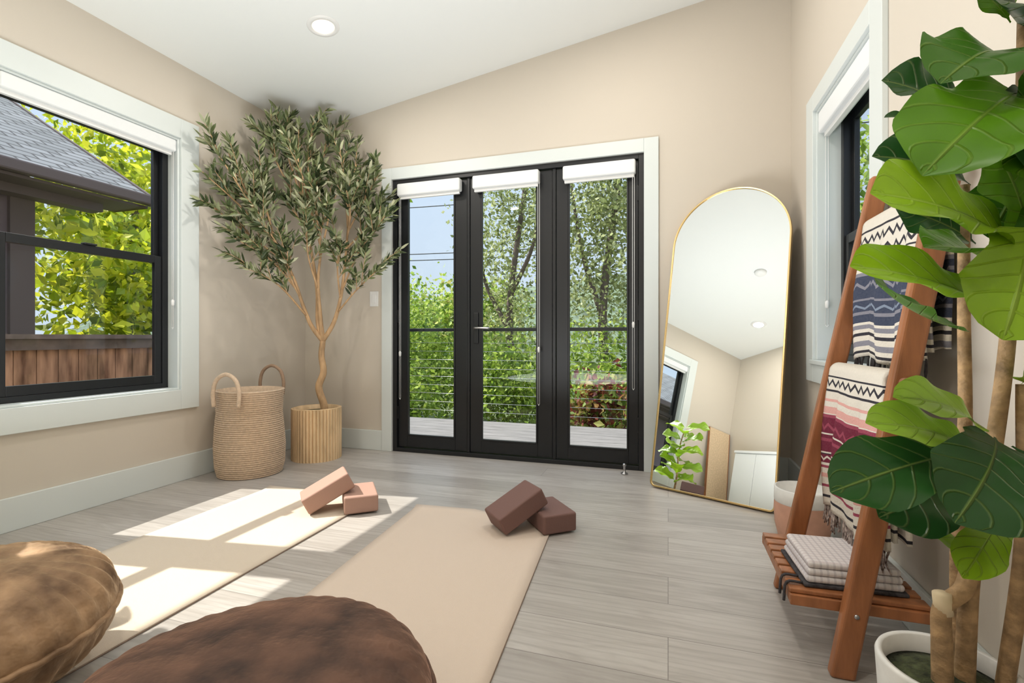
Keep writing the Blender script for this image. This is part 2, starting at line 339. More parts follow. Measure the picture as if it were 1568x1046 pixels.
def panel(nm,x0,x1,g0,g1):
    z0,z1,gb,gt=.035,DZ-.04,.124,2.0
    a,b=y0+.012,y0+.056
    boxes(nm+'_stiles_rails',[(x0,g0,a,b,z0,z1),(g1,x1,a,b,z0,z1),(g0,g1,a,b,z0,gb),(g0,g1,a,b,gt,z1)],M_black,D,bevel=.0025)
    i=.012
    boxes(nm+'_glazing_bead',[(g0,g0+i,a-.006,a+.012,gb,gt),(g1-i,g1,a-.006,a+.012,gb,gt),(g0+i,g1-i,a-.006,a+.012,gb,gb+i),(g0+i,g1-i,a-.006,a+.012,gt-i,gt)],M_black,D,bevel=.002)
    boxes(nm+'_glass',[(g0,g1,a+.02,a+.026,gb,gt)],M_glass,D)
panel('leaf_a',DX0+.038,-1.428,-1.932,-1.525)
panel('leaf_b',-1.402,-.778,-1.3155,-.885)
panel('leaf_c',-.749,DX1-.038,-.665,-.2535)
boxes('handle_plate',[(-1.372,-1.336,y0,y0+.012,.84,1.07)],M_black,D,bevel=.004)
tubes('lever_handle',[([(-1.354,y0,.955),(-1.354,y0-.035,.955)],.009),([(-1.354,y0-.035,.955),(-1.30,y0-.04,.955),(-1.235,y0-.036,.953)],.008)],M_steel,D,10,4)
boxes('hinges',[(-2.013,-2.003,y0,y0+.014,z-.05,z+.05) for z in (.3,1.05,1.85)]+[(-.197,-.187,y0,y0+.014,z-.05,z+.05) for z in (.3,1.05,1.85)],M_black,D,bevel=.002)
shade('roller_shade',-1.985,-1.462,YB-.045,YB+.015,1.95,2.065,(-1.975,YB-.02,.42,.76))
shade('roller_shade',-1.362,-.862,YB-.045,YB+.015,1.95,2.065,(-.872,YB-.02,.42,.80))
shade('roller_shade',-.692,-.205,YB-.045,YB+.015,1.95,2.065,(-.225,YB-.02,.55,.97))
sw=group('light_switch',(-2.21,YB,1.19))
boxes('plate',[(-.038,.038,-.007,0,-.06,.06)],M_white,sw,bevel=.003); boxes('rocker',[(-.017,.017,-.011,-.006,-.034,.034)],M_white,sw,bevel=.002)
ds=group('door_stop',(-.27,3.24,0)); lathe('post',[(.022,0),(.022,.008),(.008,.014),(.007,.05),(.012,.055),(.012,.065),(.004,.07)],M_steel,ds,16)
for (x,y) in ((-1.932,2.403),(-2.05,.25),(-.35,2.4),(-.35,.25)):
    g=group('recessed_downlight',(x,y,cz(x)),rot=(0,-math.atan(.149),0))
    lathe('trim_ring',[(.062,-.001),(.066,-.008),(.088,-.006),(.092,-.0005)],M_white,g,40,cap=False)
    lathe('lens',[(.0635,-.003),(.04,-.0035),(.001,-.0035)],M_lamp,g,32)
    ld=bpy.data.lights.new('lamp','AREA'); ld.shape='DISK'; ld.size=.12; ld.energy=11; ld.color=(1,.93,.84)
    lo=bpy.data.objects.new('lamp',ld); lo.location=(0,0,-.012); link(lo,g)
sd=group('smoke_detector',(-1.32,1.12,cz(-1.32)),rot=(0,-math.atan(.149),0)); lathe('body',[(.02,-.032),(.05,-.03),(.06,-.018),(.065,-.001)],M_white,sd,32)
# ------------------------------------------------------------ arched mirror
w=.339; lean=math.atan(.22); Lm=1.485
mg=group('arched_floor_mirror',(.207,2.88,0)); mg.rotation_mode='XYZ'
yaw=math.atan2(-.287,.614)
mg.matrix_world=Matrix.Translation((.207,2.88,.006))@Matrix.Rotation(yaw,4,'Z')@Matrix.Rotation(-lean,4,'X')
out=[]
for i in range(7): a=math.pi+ i/6*math.pi/2; out.append((-w+.03+.03*math.cos(a),.03+.03*math.sin(a)))
for i in range(7): a=1.5*math.pi+ i/6*math.pi/2; out.append((w-.03+.03*math.cos(a),.03+.03*math.sin(a)))
for i in range(49): a=i/48*math.pi; out.append((w*math.cos(a),Lm+w*math.sin(a)))
def ring(nm,o,ins,ya,yb,m):
    n=len(o); c=[]
    for i in range(n):
        p=Vector(o[i]); t=(Vector(o[(i+1)%n])-Vector(o[i-1])).normalized(); c.append(p+Vector((-t.y,t.x))*ins)
    v=[(p[0],ya,p[1]) for p in o]+[(q[0],ya,q[1]) for q in c]+[(q[0],yb,q[1]) for q in c]+[(p[0],yb,p[1]) for p in o]
    f=[]
    for i in range(n):
        j=(i+1)%n
        for k in range(4): f.append((k*n+i,k*n+j,((k+1)%4)*n+j,((k+1)%4)*n+i))
    return mesh(nm,v,f,m,mg,bevel=.001),c
_,inner=ring('gold_frame',out,.009,-.014,.016,M_gold)
n=len(inner)
mesh('mirror_glass',[(p[0],-.008,p[1]) for p in inner],[tuple(range(n))],M_mirror,mg)
prism('backing',[(p[0],p[1]) for p in inner],'y',-.006,.012,M_black,mg)
# ------------------------------------------------------------ yoga mats
def ymat(name,cx,cy,wd,ln,rz,m):
    g=group(name,(cx,cy,0),rz)
    nx,ny=16,60; v=[];f=[]
    for j in range(ny+1):
        for i in range(nx+1):
            x=(i/nx-.5)*wd; y=(j/ny-.5)*ln
            z=.0075+.010*max(0,(j/ny-.965)/.035)**2*(1.0 if i<nx*.5 else .4)
            v.append((x,y,z))
    for j in range(ny):
        for i in range(nx):
            a=j*(nx+1)+i; f.append((a,a+1,a+nx+2,a+nx+1))
    o=mesh('mat_top_layer',v,f,m,g,True); s=o.modifiers.new('s','SOLIDIFY'); s.thickness=.003; s.offset=-1
    v2=[(x*1.003,y*1.001,z-.003) for x,y,z in v]
    o=mesh('mat_base_layer',v2,f,M_medge,g,True); s=o.modifiers.new('s','SOLIDIFY'); s.thickness=.004; s.offset=-1
ymat('yoga_mat',-1.865,1.40,.71,1.82,.012,M_mat1)
ymat('yoga_mat',-.818,1.40,.73,1.82,.075,M_mat2)
def ypair(px,py,yaw,m,z0,l=.245,wd=.165,h=.085,dd=0):
    al=math.radians(27); d=h/math.tan(al)
    q=d+wd/2+dd
    lo=group('yoga_block',(px+math.cos(yaw)*q,py+math.sin(yaw)*q,z0),yaw+math.radians(-5))
    boxes('foam',[(-wd/2,wd/2,-l/2-.03,l/2-.03,0,h)],m,lo,bevel=.009,segs=3)
    up=group('yoga_block',(px,py,z0+.003)); up.rotation_mode='XYZ'
    up.matrix_world=Matrix.Translation((px,py,z0+.004))@Matrix.Rotation(yaw,4,'Z')@Matrix.Rotation(-al,4,'Y')
    boxes('foam',[(0,l,-wd/2,wd/2,0,h)],m,up,bevel=.009,segs=3)
ypair(-1.735,2.045,math.radians(44),M_blk1,.008)
ypair(-.735,2.10,math.radians(44),M_blk2,.009)
# ------------------------------------------------------------ floor cushions
def cushion(name,loc,R,H,m,tilt=0,ty=0,pl=26,pa=1.0):
    g=group(name,loc,rot=(tilt,ty,.4))
    segs=180; K=48; v=[];f=[]
    for j in range(K+1):
        ph=-math.pi/2+math.pi*j/K
        c=abs(math.cos(ph))**.72; s=math.copysign(abs(math.sin(ph))**.95,math.sin(ph))
        for i in range(segs):
            a=2*math.pi*i/segs
            e=c**5*(1-c**40)
            r=R*c*(1+.012*pa*math.sin(pl*a+.6*math.sin(3*a))*e)
            z=H*s*(1+.04*math.sin(2*a+1)*c)+.010*pa*math.sin(pl*a+1+.8*math.sin(5*a))*c**4*(1-c**30)*(1 if s>0 else -1)
            z+=.004*math.sin(3*a+c*6)*c*(1-c)*4
            v.append((r*math.cos(a),r*math.sin(a),z))
    for j in range(K):
        for i in range(segs):
            k=(i+1)%segs; f.append((j*segs+i,j*segs+k,(j+1)*segs+k,(j+1)*segs+i))
    mesh('velvet_cover',v,f,m,g,True)
    pts=[Vector(((R+.002)*math.cos(2*math.pi*i/segs),(R+.002)*math.sin(2*math.pi*i/segs),.002*math.sin(pl*2*math.pi*i/segs))) for i in range(segs)]
    vv=[];ff=[]; tube_data(pts,.008,8,vv,ff,True); mesh('piping',vv,ff,m,g,True)
cushion('velvet_floor_cushion',(-.775,.745,.150),.355,.130,M_velv,pl=34,pa=.35)
cushion('velvet_floor_cushion',(-1.635,.735,.178),.29,.148,M_velv2,.06,.05,32,1.2)
# ------------------------------------------------------------ basket
bk=group('woven_rope_basket',(-2.605,2.53,0))
prof=[]; R0=[(0,.185),(.06,.20),(.18,.208),(.3,.204),(.40,.198),(.48,.203),(.55,.212)]
def ri(z):
    for (a,b),(c,d) in zip(R0,R0[1:]):
        if z<=c: return b+(d-b)*(z-a)/(c-a)
    return R0[-1][1]
nr=42
for k in range(nr):
    for q in range(6):
        z=(k+q/6)*.55/nr; prof.append((ri(z)-.008+.008*math.sin(math.pi*q/6),z))
prof.insert(0,(.001,0.0)); outer=prof[:]
inn=[(ri(z)-.016,z) for z in np.linspace(.55,.02,10)]+[(.001,.02)]
lathe('coiled_body',outer+inn,M_rope,bk,72,rf=lambda a,z:1+.03*math.sin(2*a+z*5)+.014*math.sin(3*a+7*z)*min(1,z*3),cap=False)
def hd(yaw,up=0):
    c,s=math.cos(yaw),math.sin(yaw)
    P=[(-.085,.46),(-.09,.55),(-.065,.625),(0,.66),(.065,.625),(.09,.55),(.085,.46)]
    return [(c*.215-s*t,s*.215+c*t,z+up) for t,z in P]
tubes('handle_near',[(hd(math.radians(-82),-.0),.0125)],M_rope,bk,10,8)
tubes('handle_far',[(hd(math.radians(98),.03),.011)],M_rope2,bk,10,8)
# ------------------------------------------------------------ olive tree
YAW=math.radians(17.7)
ot=group('potted_olive_tree',(-2.47,3.0,0),YAW)
lathe('planter_core',[(.155,.0),(.155,.33)],M_bamboo,ot,48)
v=[];f=[]
for i in range(44):
    a=2*math.pi*i/44; x,y=.163*math.cos(a),.163*math.sin(a)
    tube_data([Vector((x,y,.0)),Vector((x,y,.37))],.0118,10,v,f)
mesh('bamboo_slats',v,f,M_bamboo,ot,False)
lathe('rim',[(.145,.33),(.150,.372),(.160,.374),(.160,.36)],M_bamboo,ot,48,cap=False)
lathe('moss',[(.15,.33),(.10,.345),(.001,.35)],M_soil,ot,40)
trunk=[(.06,0,.33),(.05,0,.40),(.015,.0,.52),(.05,0,.63),(.035,0,.75),(.045,0,.86)]
limbs=[[(.045,0,.86),(-.03,-.02,.97),(-.08,-.05,1.12),(-.12,-.12,1.32),(-.2,-.22,1.55)],
       [(.045,0,.86),(.0,.02,1.0),(-.01,.03,1.25),(-.06,.02,1.6),(-.1,.0,1.9)],
       [(.045,0,.86),(.03,-.01,1.05),(.03,-.05,1.3),(.07,-.08,1.55)],
       [(.045,0,.86),(.12,.02,1.0),(.17,.03,1.2),(.2,.03,1.45),(.22,.03,1.7)]]
L=[(trunk,lambda t:.03-.009*t)]
for lb in limbs: L.append((lb,lambda t:.019-.012*t))
tips=[(-.467,-.53,2.13,0),(-.508,-.53,1.93,0),(-.484,-.49,1.73,0),(-.413,-.41,2.09,0),(-.336,-.41,1.377,0),(-.342,-.46,1.525,0),(-.279,-.21,2.324,1),(-.213,-.16,2.5,1),(-.25,.07,2.5,1),
 (-.02,0,2.52,1),(.063,.09,2.47,1),(.172,0,2.29,3),(.275,.09,2.22,3),(.46,-.02,2.08,3),(.53,-.1,1.76,3),(.50,-.13,1.38,3),(.32,.14,1.97,3),(-.251,-.31,2.0,0),(-.03,-.26,2.147,2),(.058,-.31,1.665,2),
 (-.213,-.11,1.9,1),(.193,-.26,1.77,2),(-.098,-.26,1.476,0),(.243,-.21,1.55,3),(-.221,-.41,1.663,0),(.288,-.2,1.91,3),(-.12,-.1,2.2,1),(.02,-.1,2.0,2),(-.33,-.3,1.8,0),(.1,.05,2.1,2),(.38,-.05,1.6,3),(.42,.05,1.85,3)]
P=[];Dd=[]
for (x,y,z,li) in tips:
    T=Vector((x,y,z)); lp=cr(limbs[li],8)
    cand=[p for p in lp if p.z<z-.05 and p.z>1.0]; st=min(cand or lp,key=lambda p:(p-T).length+ (0 if p.z<z-.3 else .3)+random.random()*.25)
    mid=st.lerp(T,.5)+Vector((random.uniform(-.04,.04),random.uniform(-.04,.04),random.uniform(.0,.05)))
    path=[st,mid,T]; L.append((path,lambda t:.0080-.005*t))
    pp=cr(path,14); tot=len(pp)
    twigs=[pp[tot//2:]]
    for k in range(5):
        b=pp[int(tot*(.36+.125*k))]; d=(T-st).normalized()+Vector((random.uniform(-1,1),random.uniform(-1,1),random.uniform(-.2,.9)))*.8
        ln=random.uniform(.15,.27); e=b+d.normalized()*ln; m_=b.lerp(e,.5)+Vector((0,0,.015))
        we=Matrix.Rotation(YAW,3,'Z')@e+Vector((-2.47,3.0,0))
        if we.x<XL+.03 or we.y>YB-.03 or we.z>cz(we.x)-.04: continue
        tw=[b,m_,e]; L.append((tw,lambda t:.0034-.002*t)); twigs.append(cr(tw,8))
    for tw in twigs:
        for i in range(len(tw)-1):
            a,b=tw[i],tw[i+1]; d=(b-a).normalized()
            for s in range(2 if i>len(tw)//4 else 1):
                if random.random()<.1: continue
                P.append(a.lerp(b,random.random())); o=d.orthogonal().normalized(); o.rotate(Matrix.Rotation(random.uniform(0,6.28),3,d)); Dd.append(d*random.uniform(.5,1.1)+o*random.uniform(.5,.9))
        P.append(tw[-1]); Dd.append(tw[-1]-tw[-2])
R3=Matrix.Rotation(YAW,3,'Z'); o0=Vector((-2.47,3.0,0)); PP=[];DD=[]
for p,d in zip(P,Dd):
    d=d.normalized(); ok=True
    e=R3@(p+d*.09)+o0; q=R3@p+o0
    for w_ in (e,q):
        if w_.x<XL+.02 or w_.y>YB-.03 or w_.z>cz(w_.x)-.03: ok=False
    if ok: PP.append(p); DD.append(d)
P=np.array(PP);Dn=np.array(DD); N=len(P)
cols=ramp_cols(N,[(.03,.05,.02),(.08,.11,.04),(.17,.205,.085),(.32,.35,.19),(.55,.55,.38)])
Nn=rng.normal(size=(N,3)); Nn[:,2]+=.6; Ls=.058+.03*rng.random(N)
leaves('olive_leaves',P,Dn,Nn,Ls,Ls*.25,cols,M_olive,ot)
tubes('trunk_and_branches',L,M_bark,ot,8,5)
# ------------------------------------------------------------ fiddle leaf fig
TS=[0,.07,.10,.16,.28,.42,.55,.7,.82,.91,.965,1]; TW=[.03,.035,.14,.52,.70,.70,.84,1,.98,.76,.44,.03]
def fig_leaves(name,specs,parent):
    V=[];F=[];UV=[];CC=[]
    nu,nv=26,10
    for (B,T,W,Nh,col,arch) in specs:
        B=Vector(B);T=Vector(T); D_=T-B; Ln=D_.length; d=D_.normalized(); Nh=Vector(Nh); s=Nh.cross(d).normalized(); nn=d.cross(s).normalized(); ph=random.random()*6; k0=len(V)
        for i in range(nu+1):
            t=i/nu; f=float(np.interp(t,TS,TW))
            c=B+D_*t+nn*(arch*Ln*(4*t*(1-t)))
            for j in range(nv+1):
                q=(j/nv-.5)*2
                off=nn*(W*.16*abs(q)*f+W*.07*math.sin(t*15+ph+q*1.5)*q*q*f)
                V.append(tuple(c+s*(q*W/2*f)+off)); UV.append((t,j/nv)); CC.append((*col,1))
        for i in range(nu):
            for j in range(nv):
                a=k0+i*(nv+1)+j; F.append((a,a+1,a+nv+2,a+nv+1))
    me=bpy.data.meshes.new(name); me.from_pydata(V,[],F); me.update()
    ul=me.uv_layers.new(name='UVMap'); 
    idx=[l.vertex_index for l in me.loops]; ul.data.foreach_set('uv',[c for i in idx for c in UV[i]])
    ca=me.color_attributes.new(name='Col',type='FLOAT_COLOR',domain='POINT'); ca.data.foreach_set('color',[c for q in CC for c in q])
    me.polygons.foreach_set('use_smooth',[True]*len(me.polygons)); me.materials.append(M_fig)
    return link(bpy.data.objects.new(name,me),parent)
br=(.27,.46,.012); md=(.12,.30,.010); dk=(.018,.075,.018); lt=(.31,.50,.045); d2=(.055,.17,.012)  # leaf greens, with sunlit and shaded looks painted into single leaves' colours
fg=group('potted_fiddle_leaf_fig',(.519,1.163,0),YAW)
lathe('white_pot',[(.001,0),(.088,0),(.095,.01),(.108,.12),(.116,.245),(.113,.252),(.104,.25),(.101,.21)],M_ceramic,fg,56,cap=False)
lathe('moss',[(.102,.215),(.06,.226),(.001,.228)],M_soil,fg,36)
tubes('stems',[([(.03,0,.2),(.04,0,.40),(.055,0,.49),(.075,-.01,.66),(.092,-.02,.86),(.105,-.02,1.04),(.12,-.02,1.25),(.125,-.02,1.5)],lambda t:.0165-.007*t),
 ([(-.02,-.01,.2),(-.022,-.01,.30),(-.02,-.01,.37),(.02,-.01,.405),(.045,0,.46)],lambda t:.0175-.003*t),
 ([(.05,.03,.2),(.055,.04,.45),(.078,.05,.70),(.076,.05,.94),(.076,.05,1.2)],lambda t:.0145-.005*t),
 ([(.085,-.02,.2),(.115,-.03,.50),(.118,-.03,.8)],.014)],M_figbark,fg,14,8)
tubes('pruned_stub',[([(-.02,-.012,.36),(-.024,-.012,.398)],.015)],M_cut,fg,14,1)
sp=[((.10,0,1.43),(-.103,-.1,1.33),.17,(-.1,-.7,.6),d2,.12),
 ((.11,-.03,1.35),(-.16,-.13,1.16),.20,(-.35,-.8,.45),md,.10),
 ((.07,-.05,1.06),(-.262,-.15,1.125),.165,(-.05,-.9,.55),br,.06),
 ((.05,-.05,.935),(-.295,-.15,1.005),.12,(.0,-.75,.65),br,.05),
 ((.05,-.1,1.09),(-.065,-.17,.885),.18,(-.3,-.9,.2),br,.05),
 ((.10,-.05,1.08),(-.03,-.1,1.25),.17,(-.2,-.9,.3),md,.05),
 ((.08,0,1.02),(-.132,-.1,1.045),.11,(0,-.6,.8),md,.08),
 ((.06,0,.70),(-.186,-.1,.785),.085,(.1,-.7,.7),lt,.10),
 ((.02,-.03,.672),(-.241,-.11,.742),.09,(.1,-.7,.7),lt,.08),
 ((-.02,-.05,.675),(-.327,-.15,.635),.125,(0,-.75,.65),dk,.08),
 ((.02,-.07,.71),(-.16,-.19,.60),.16,(-.2,-.85,.5),dk,.12),
 ((.02,-.10,.70),(.07,-.20,.56),.16,(.1,-.9,.35),dk,.10),
 ((-.154,-.1,.568),(-.03,-.1,.478),.06,(.3,-.6,.8),lt,.06),
 ((.04,0,.90),(-.20,-.08,.985),.10,(.2,-.5,.8),d2,-.05),
 ((.15,0,1.47),(.0,-.05,1.53),.16,(-.1,-.8,.5),dk,.05),
 ((.03,0,1.31),(-.11,.02,1.325),.045,(0,-.5,.8),dk,.02),
 ((.03,0,.61),(-.21,-.10,.575),.13,(-.1,-.7,.6),dk,.05),
 ((.13,-.02,1.36),(.03,-.12,1.17),.16,(-.1,-.9,.3),dk,.05),
 ((.12,-.02,1.22),(.12,-.16,1.36),.16,(-.3,-.8,.4),d2,.08),
 ((.12,-.02,.80),(.10,-.14,.83),.09,(-.3,-.5,.8),br,.08),
 ((.14,-.02,1.40),(.04,-.14,1.48),.16,(-.3,-.8,.5),md,.08),
 ((.12,0,1.5),(.02,.02,1.60),.14,(-.3,-.8,.5),md,.08),
 ((.15,-.02,1.36),(.10,-.18,1.20),.17,(-.2,-.9,.3),md,.08),
 ((.14,-.02,1.05),(.08,-.12,.95),.12,(-.3,-.9,.3),md,.08),
 ((.09,.05,1.2),(-.09,.08,1.27),.13,(-.3,-.7,.6),dk,.08),
 ((.09,.06,1.33),(-.07,.08,1.43),.13,(-.3,-.7,.6),dk,.08),
 ((.10,.05,1.08),(-.04,.08,1.16),.13,(-.3,-.8,.5),dk,.08),
 ((.05,-.05,.56),(-.12,-.16,.50),.07,(-.1,-.6,.8),br,.08),
 ((.12,-.02,1.20),(.02,-.06,1.07),.14,(-.3,-.8,.4),d2,.08),
 ((.13,-.02,1.30),(.06,-.14,1.12),.15,(-.3,-.8,.4),md,.08)]
fig_leaves('leaves',sp,fg)
f2=group('potted_fiddle_leaf_fig',(-2.48,.74,0),0)
lathe('planter',[(.001,0),(.10,0),(.115,.02),(.13,.28),(.135,.30),(.12,.30),(.118,.27)],M_blk2,f2,40,cap=False)
lathe('soil',[(.12,.265),(.001,.275)],M_soil,f2,30)
tubes('stems',[([(0,0,.25),(.02,.01,.55),(.0,.03,.85),(.02,.02,1.1)],lambda t:.013-.006*t)],M_figbark,f2,10,6)
sp=[]
for i in range(19):
    a=i*2.4; z=.45+i*.038; r=.24+.06*random.random(); b=(.01,.02,z)
    sp.append((b,(.01+r*math.cos(a),.02+r*math.sin(a),z+random.uniform(-.02,.1)),.19,(0.5,.5,.8),random.choice([(.45,.72,.03),(.36,.60,.03),lt,br]),.08))
fig_leaves('leaves',sp,f2)
# ------------------------------------------------------------ blanket ladder with shelf
ld=group('wooden_blanket_ladder')
YN,YF=1.485,1.945
def lx(z,y=1.7):
    b=.432-.045*(y-YN)/(YF-YN); return b+(.681-b)*z/1.43
def rail(nm,yc):
    zt=1.43; v=[]; ya,yb=yc-.018,yc+.018
    for z in (0,zt):
        c=lx(z,yc); v+=[(c-.029,ya,z),(c+.029,ya,z),(c+.029,yb,z),(c-.029,yb,z)]
    mesh(nm,v,BF,M_lad,ld,bevel=.008,segs=3)
rail('near_rail',YN); rail('far_rail',YF)
for i,z in enumerate((.775,1.25)):
    tubes('rung_%d'%i,[([(lx(z,YN),YN-.045,z),(lx(z,YF),YF+.04,z)],.014)],M_lad,ld,14,1)
SH=.20
ys=[YN+.025+i*.0523 for i in range(8)]
boxes('shelf_slats',[(.318,.64,y+.002,y+.042,SH-.012,SH) for y in ys],M_lad,ld,bevel=.003)
boxes('shelf_bearers',[(.318,.64,YN+.0185,YN+.040,SH-.042,SH-.013),(.318,.64,YF-.04,YF-.0185,SH-.042,SH-.013),(.318,.343,YN+.041,YF-.041,SH-.040,SH-.0125),(.61,.635,YN+.041,YF-.041,SH-.040,SH-.0125)],M_lad,ld,bevel=.003)
tubes('bolt_heads',[([(lx(z,YN),YN-.021,z),(lx(z,YN),YN-.017,z)],.006) for z in (.17,)],M_steel,ld,10,1)
cream=(.70,.65,.57); char=(.02,.022,.032); navy=(.035,.05,.09); gry=(.22,.22,.26); burg=(.15,.010,.035); pink=(.68,.36,.32); pnk2=(.30,.05,.09)
MB1=blanket_mat('blanket_charcoal',[(0,cream),(.04,char),(.055,cream),(.27,char),(.285,cream),(.31,char),(.33,cream),(.36,gry),(.39,navy),(.56,gry),(.575,navy),(.66,gry),(.68,navy),(.74,cream),(.76,gry),(.79,cream),(.82,char),(.84,cream),(.88,gry),(.92,cream),(.95,char),(.97,cream)],[(.08,.16,char),(.18,.26,char),(.43,.5,gry),(.60,.65,(.2,.25,.33))])
MB2=blanket_mat('blanket_burgundy',[(0,cream),(.03,char),(.04,cream),(.13,char),(.145,cream),(.20,pink),(.22,cream),(.26,pink),(.31,cream),(.32,pnk2),(.34,burg),(.46,cream),(.47,burg),(.50,pnk2),(.52,burg),(.60,cream),(.61,char),(.62,burg),(.68,cream),(.70,pnk2),(.72,cream),(.76,pink),(.79,cream),(.84,pnk2),(.86,cream),(.92,char),(.94,cream)],[(.05,.12,char),(.38,.45,pnk2),(.63,.675,cream)])
def blanket(name,zr,front,back,yA,yB,m,fringe):
    g=group(name); r=.024
    sec=[]
    nF=34
    for i in range(nF): t=1-i/nF; sec.append((-r-.018*math.sin(t*2.2),zr-front*t,t))
    for i in range(13): a=math.pi-math.pi*i/12; sec.append((r*math.cos(a),zr+r*math.sin(a)+.0,0.0 if i else 0))
    for i in range(1,21): t=i/20; sec.append((r+.004*math.sin(t*5),zr-back*t,t*back/front))
    nw=30; V=[];F=[];UV=[]
    for (x,z,t) in sec:
        for j in range(nw+1):
            q=j/nw; hang=min(1,t*2)
            yy=yA+(yB-yA)*q + (.02*hang*(q-.5)*2); xr=lx(zr,yy); xx=xr+x+.010*math.sin(q*15+z*3)*hang+.006*math.sin(q*31+2)*hang
            if x>0: xx=min(xr+x+.003*math.sin(q*12),.695)
            V.append((xx,yy,z+.012*math.sin(q*9+1)*t)); UV.append((q,min(t,.999)))
    for i in range(len(sec)-1):
        for j in range(nw):
            a=i*(nw+1)+j; F.append((a,a+1,a+nw+2,a+nw+1))
    o=mesh('woven_cloth',V,F,m,g,True); ul=o.data.uv_layers.new(name='UVMap'); ul.data.foreach_set('uv',[c for l in o.data.loops for c in UV[l.vertex_index]])
    s=o.modifiers.new('s','SOLIDIFY'); s.thickness=.012; s.offset=0
    V2=[(x+.02,y+.012,z+.02) for (x,y,z) in V[:nF*(nw+1)]]
    F2=[q for q in F if max(q)<nF*(nw+1)]
    o2=mesh('inner_fold',V2,F2,m,g,True); ul=o2.data.uv_layers.new(name='UVMap'); ul.data.foreach_set('uv',[c for l in o2.data.loops for c in UV[l.vertex_index]])
    s=o2.modifiers.new('s','SOLIDIFY'); s.thickness=.01; s.offset=0
    LL=[]
    for j in range(nw+1):
        x,y,z=V[j]
        for k in range(2):
            yy=y+k*.006; LL.append(([(x+.004*k,yy,z+.004),(x+random.uniform(-.006,.004),yy+random.uniform(-.006,.006),z-.03),(x+random.uniform(-.008,.006),yy+random.uniform(-.01,.01),z-.05-random.random()*.02)],lambda t:.003-.001*t))
    tubes('fringe',LL,fringe,g,5,2)
M_fr1=mat('fringe_dark',(.05,.045,.05),.9,var=(80,.5)); M_fr2=mat('fringe_mixed',(.13,.04,.045),.9,var=(90,.7,(.6,.5,.45)))
blanket('striped_throw_blanket',1.25,.43,.40,YN+.035,YF-.045,MB1,M_fr1)
blanket('striped_throw_blanket',.775,.45,.43,YN+.03,YF-.045,MB2,M_fr2)
def plaid():
    m,t,n,l,b=nt('plaid_cotton'); tc=n.new('ShaderNodeTexCoord'); s=n.new('ShaderNodeSeparateXYZ'); l.new(tc.outputs['Object'],s.inputs[0])
    col=(.70,.66,.66)
    a=mth(n,l,'LESS_THAN',mth(n,l,'FRACT',mth(n,l,'MULTIPLY',s.outputs[0],60)),.35); c=mth(n,l,'LESS_THAN',mth(n,l,'FRACT',mth(n,l,'MULTIPLY',s.outputs[1],60)),.35)
    c1=mixc(n,l,mth(n,l,'MULTIPLY',a,.4),col,(.36,.33,.37)); c2=mixc(n,l,mth(n,l,'MULTIPLY',c,.35),c1,(.48,.38,.40))
    l.new(c2,b.inputs['Base Color']); b.inputs['Roughness'].default_value=.95; return m
M_pl=plaid()
tw=group('folded_throw_stack',(.475,1.65,SH+.001),.06)
for i,(hw,hd_,m) in enumerate(((.125,.115,M_fr1),(.118,.11,M_pl),(.115,.108,M_pl),(.112,.104,M_pl))):
    z=0 if i==0 else .010+(i-1)*.019; h=.010 if i==0 else .019
    boxes('fold_%d'%i,[(-hw,hw,-hd_,hd_,z,z+h)],m,tw,bevel=.009 if i else .004,segs=4)
tubes('tassels',[([(-.125,-.10+.04*k,.005),(-.165,-.10+.04*k,.002),(-.172,-.10+.04*k,-.05)],.004) for k in range(2)],M_fr1,tw,6,4)
pp=group('peach_planter',(.555,2.40,0))
lathe('pot_body',[(.001,0),(.08,0),(.093,.015),(.108,.08),(.111,.15),(.109,.175)],M_peach,pp,48,cap=False)
lathe('white_rim',[(.109,.175),(.111,.18),(.110,.235),(.101,.238),(.097,.19),(.001,.18)],M_ceramic,pp,48,cap=False)
cb=group('white_cabinet',(-2.12,-.235,0))
boxes('carcass',[(-.32,.32,-.145,.13,.05,1.09),(-.33,.33,-.15,.155,1.09,1.12)],M_white,cb,bevel=.003)
boxes('doors',[(-.315,-.003,.131,.149,.07,1.08),(.003,.315,.131,.149,.07,1.08)],M_white,cb,bevel=.003)
boxes('legs',[(x,x+.03,y,y+.03,0,.05) for x in (-.31,.28) for y in (-.14,.09)],M_lad,cb)
bd=group('leaning_cork_board',(-2.66,-.02,0)); bd.matrix_world=Matrix.Translation((-2.66,-.19,.004))@Matrix.Rotation(math.radians(-7),4,'Y')
boxes('panel',[(-.022,0,-.17,.2,0,1.42)],M_board,bd,bevel=.004); boxes('edge_strip',[(-.024,.002,-.175,-.165,0,1.42),(-.024,.002,.195,.205,0,1.42)],M_lad,bd)
# ------------------------------------------------------------ exterior
boxes('ground',[(-60,40,-30,80,-.62,-.6)],M_ground)
dk_=group('deck'); 
boxes('deck_boards',[(-4.5,1.8,3.53+i*.142,3.53+i*.142+.137,-.05,-.02) for i in range(10)],M_deck,dk_)
boxes('deck_joists',[(x,x+.05,3.53,4.94,-.6,-.05) for x in (-4.5,-3.0,-1.4,.2,1.74)],M_fcap,dk_)
rl=group('cable_railing')
px=[-4.02,-3.06,-2.1,-1.14,-.18,.78]
boxes('posts',[(x-.02,x+.02,4.90,4.94,-.02,.95) for x in px],M_black,rl)
boxes('top_rail',[(-4.04,.80,4.885,4.955,.95,.985)],M_black,rl,bevel=.004)
tubes('cables',[([(-4.02,4.92,.08+k*.093),(.78,4.92,.08+k*.093)],.0022) for k in range(9)],M_steel,rl,6,1)
fe=group('wooden_fence')
L=[];y=-3.0
while y<6.2: L.append((-4.62+random.uniform(-.004,.004),-4.6,y,y+.135,-.6,.80)); y+=.14
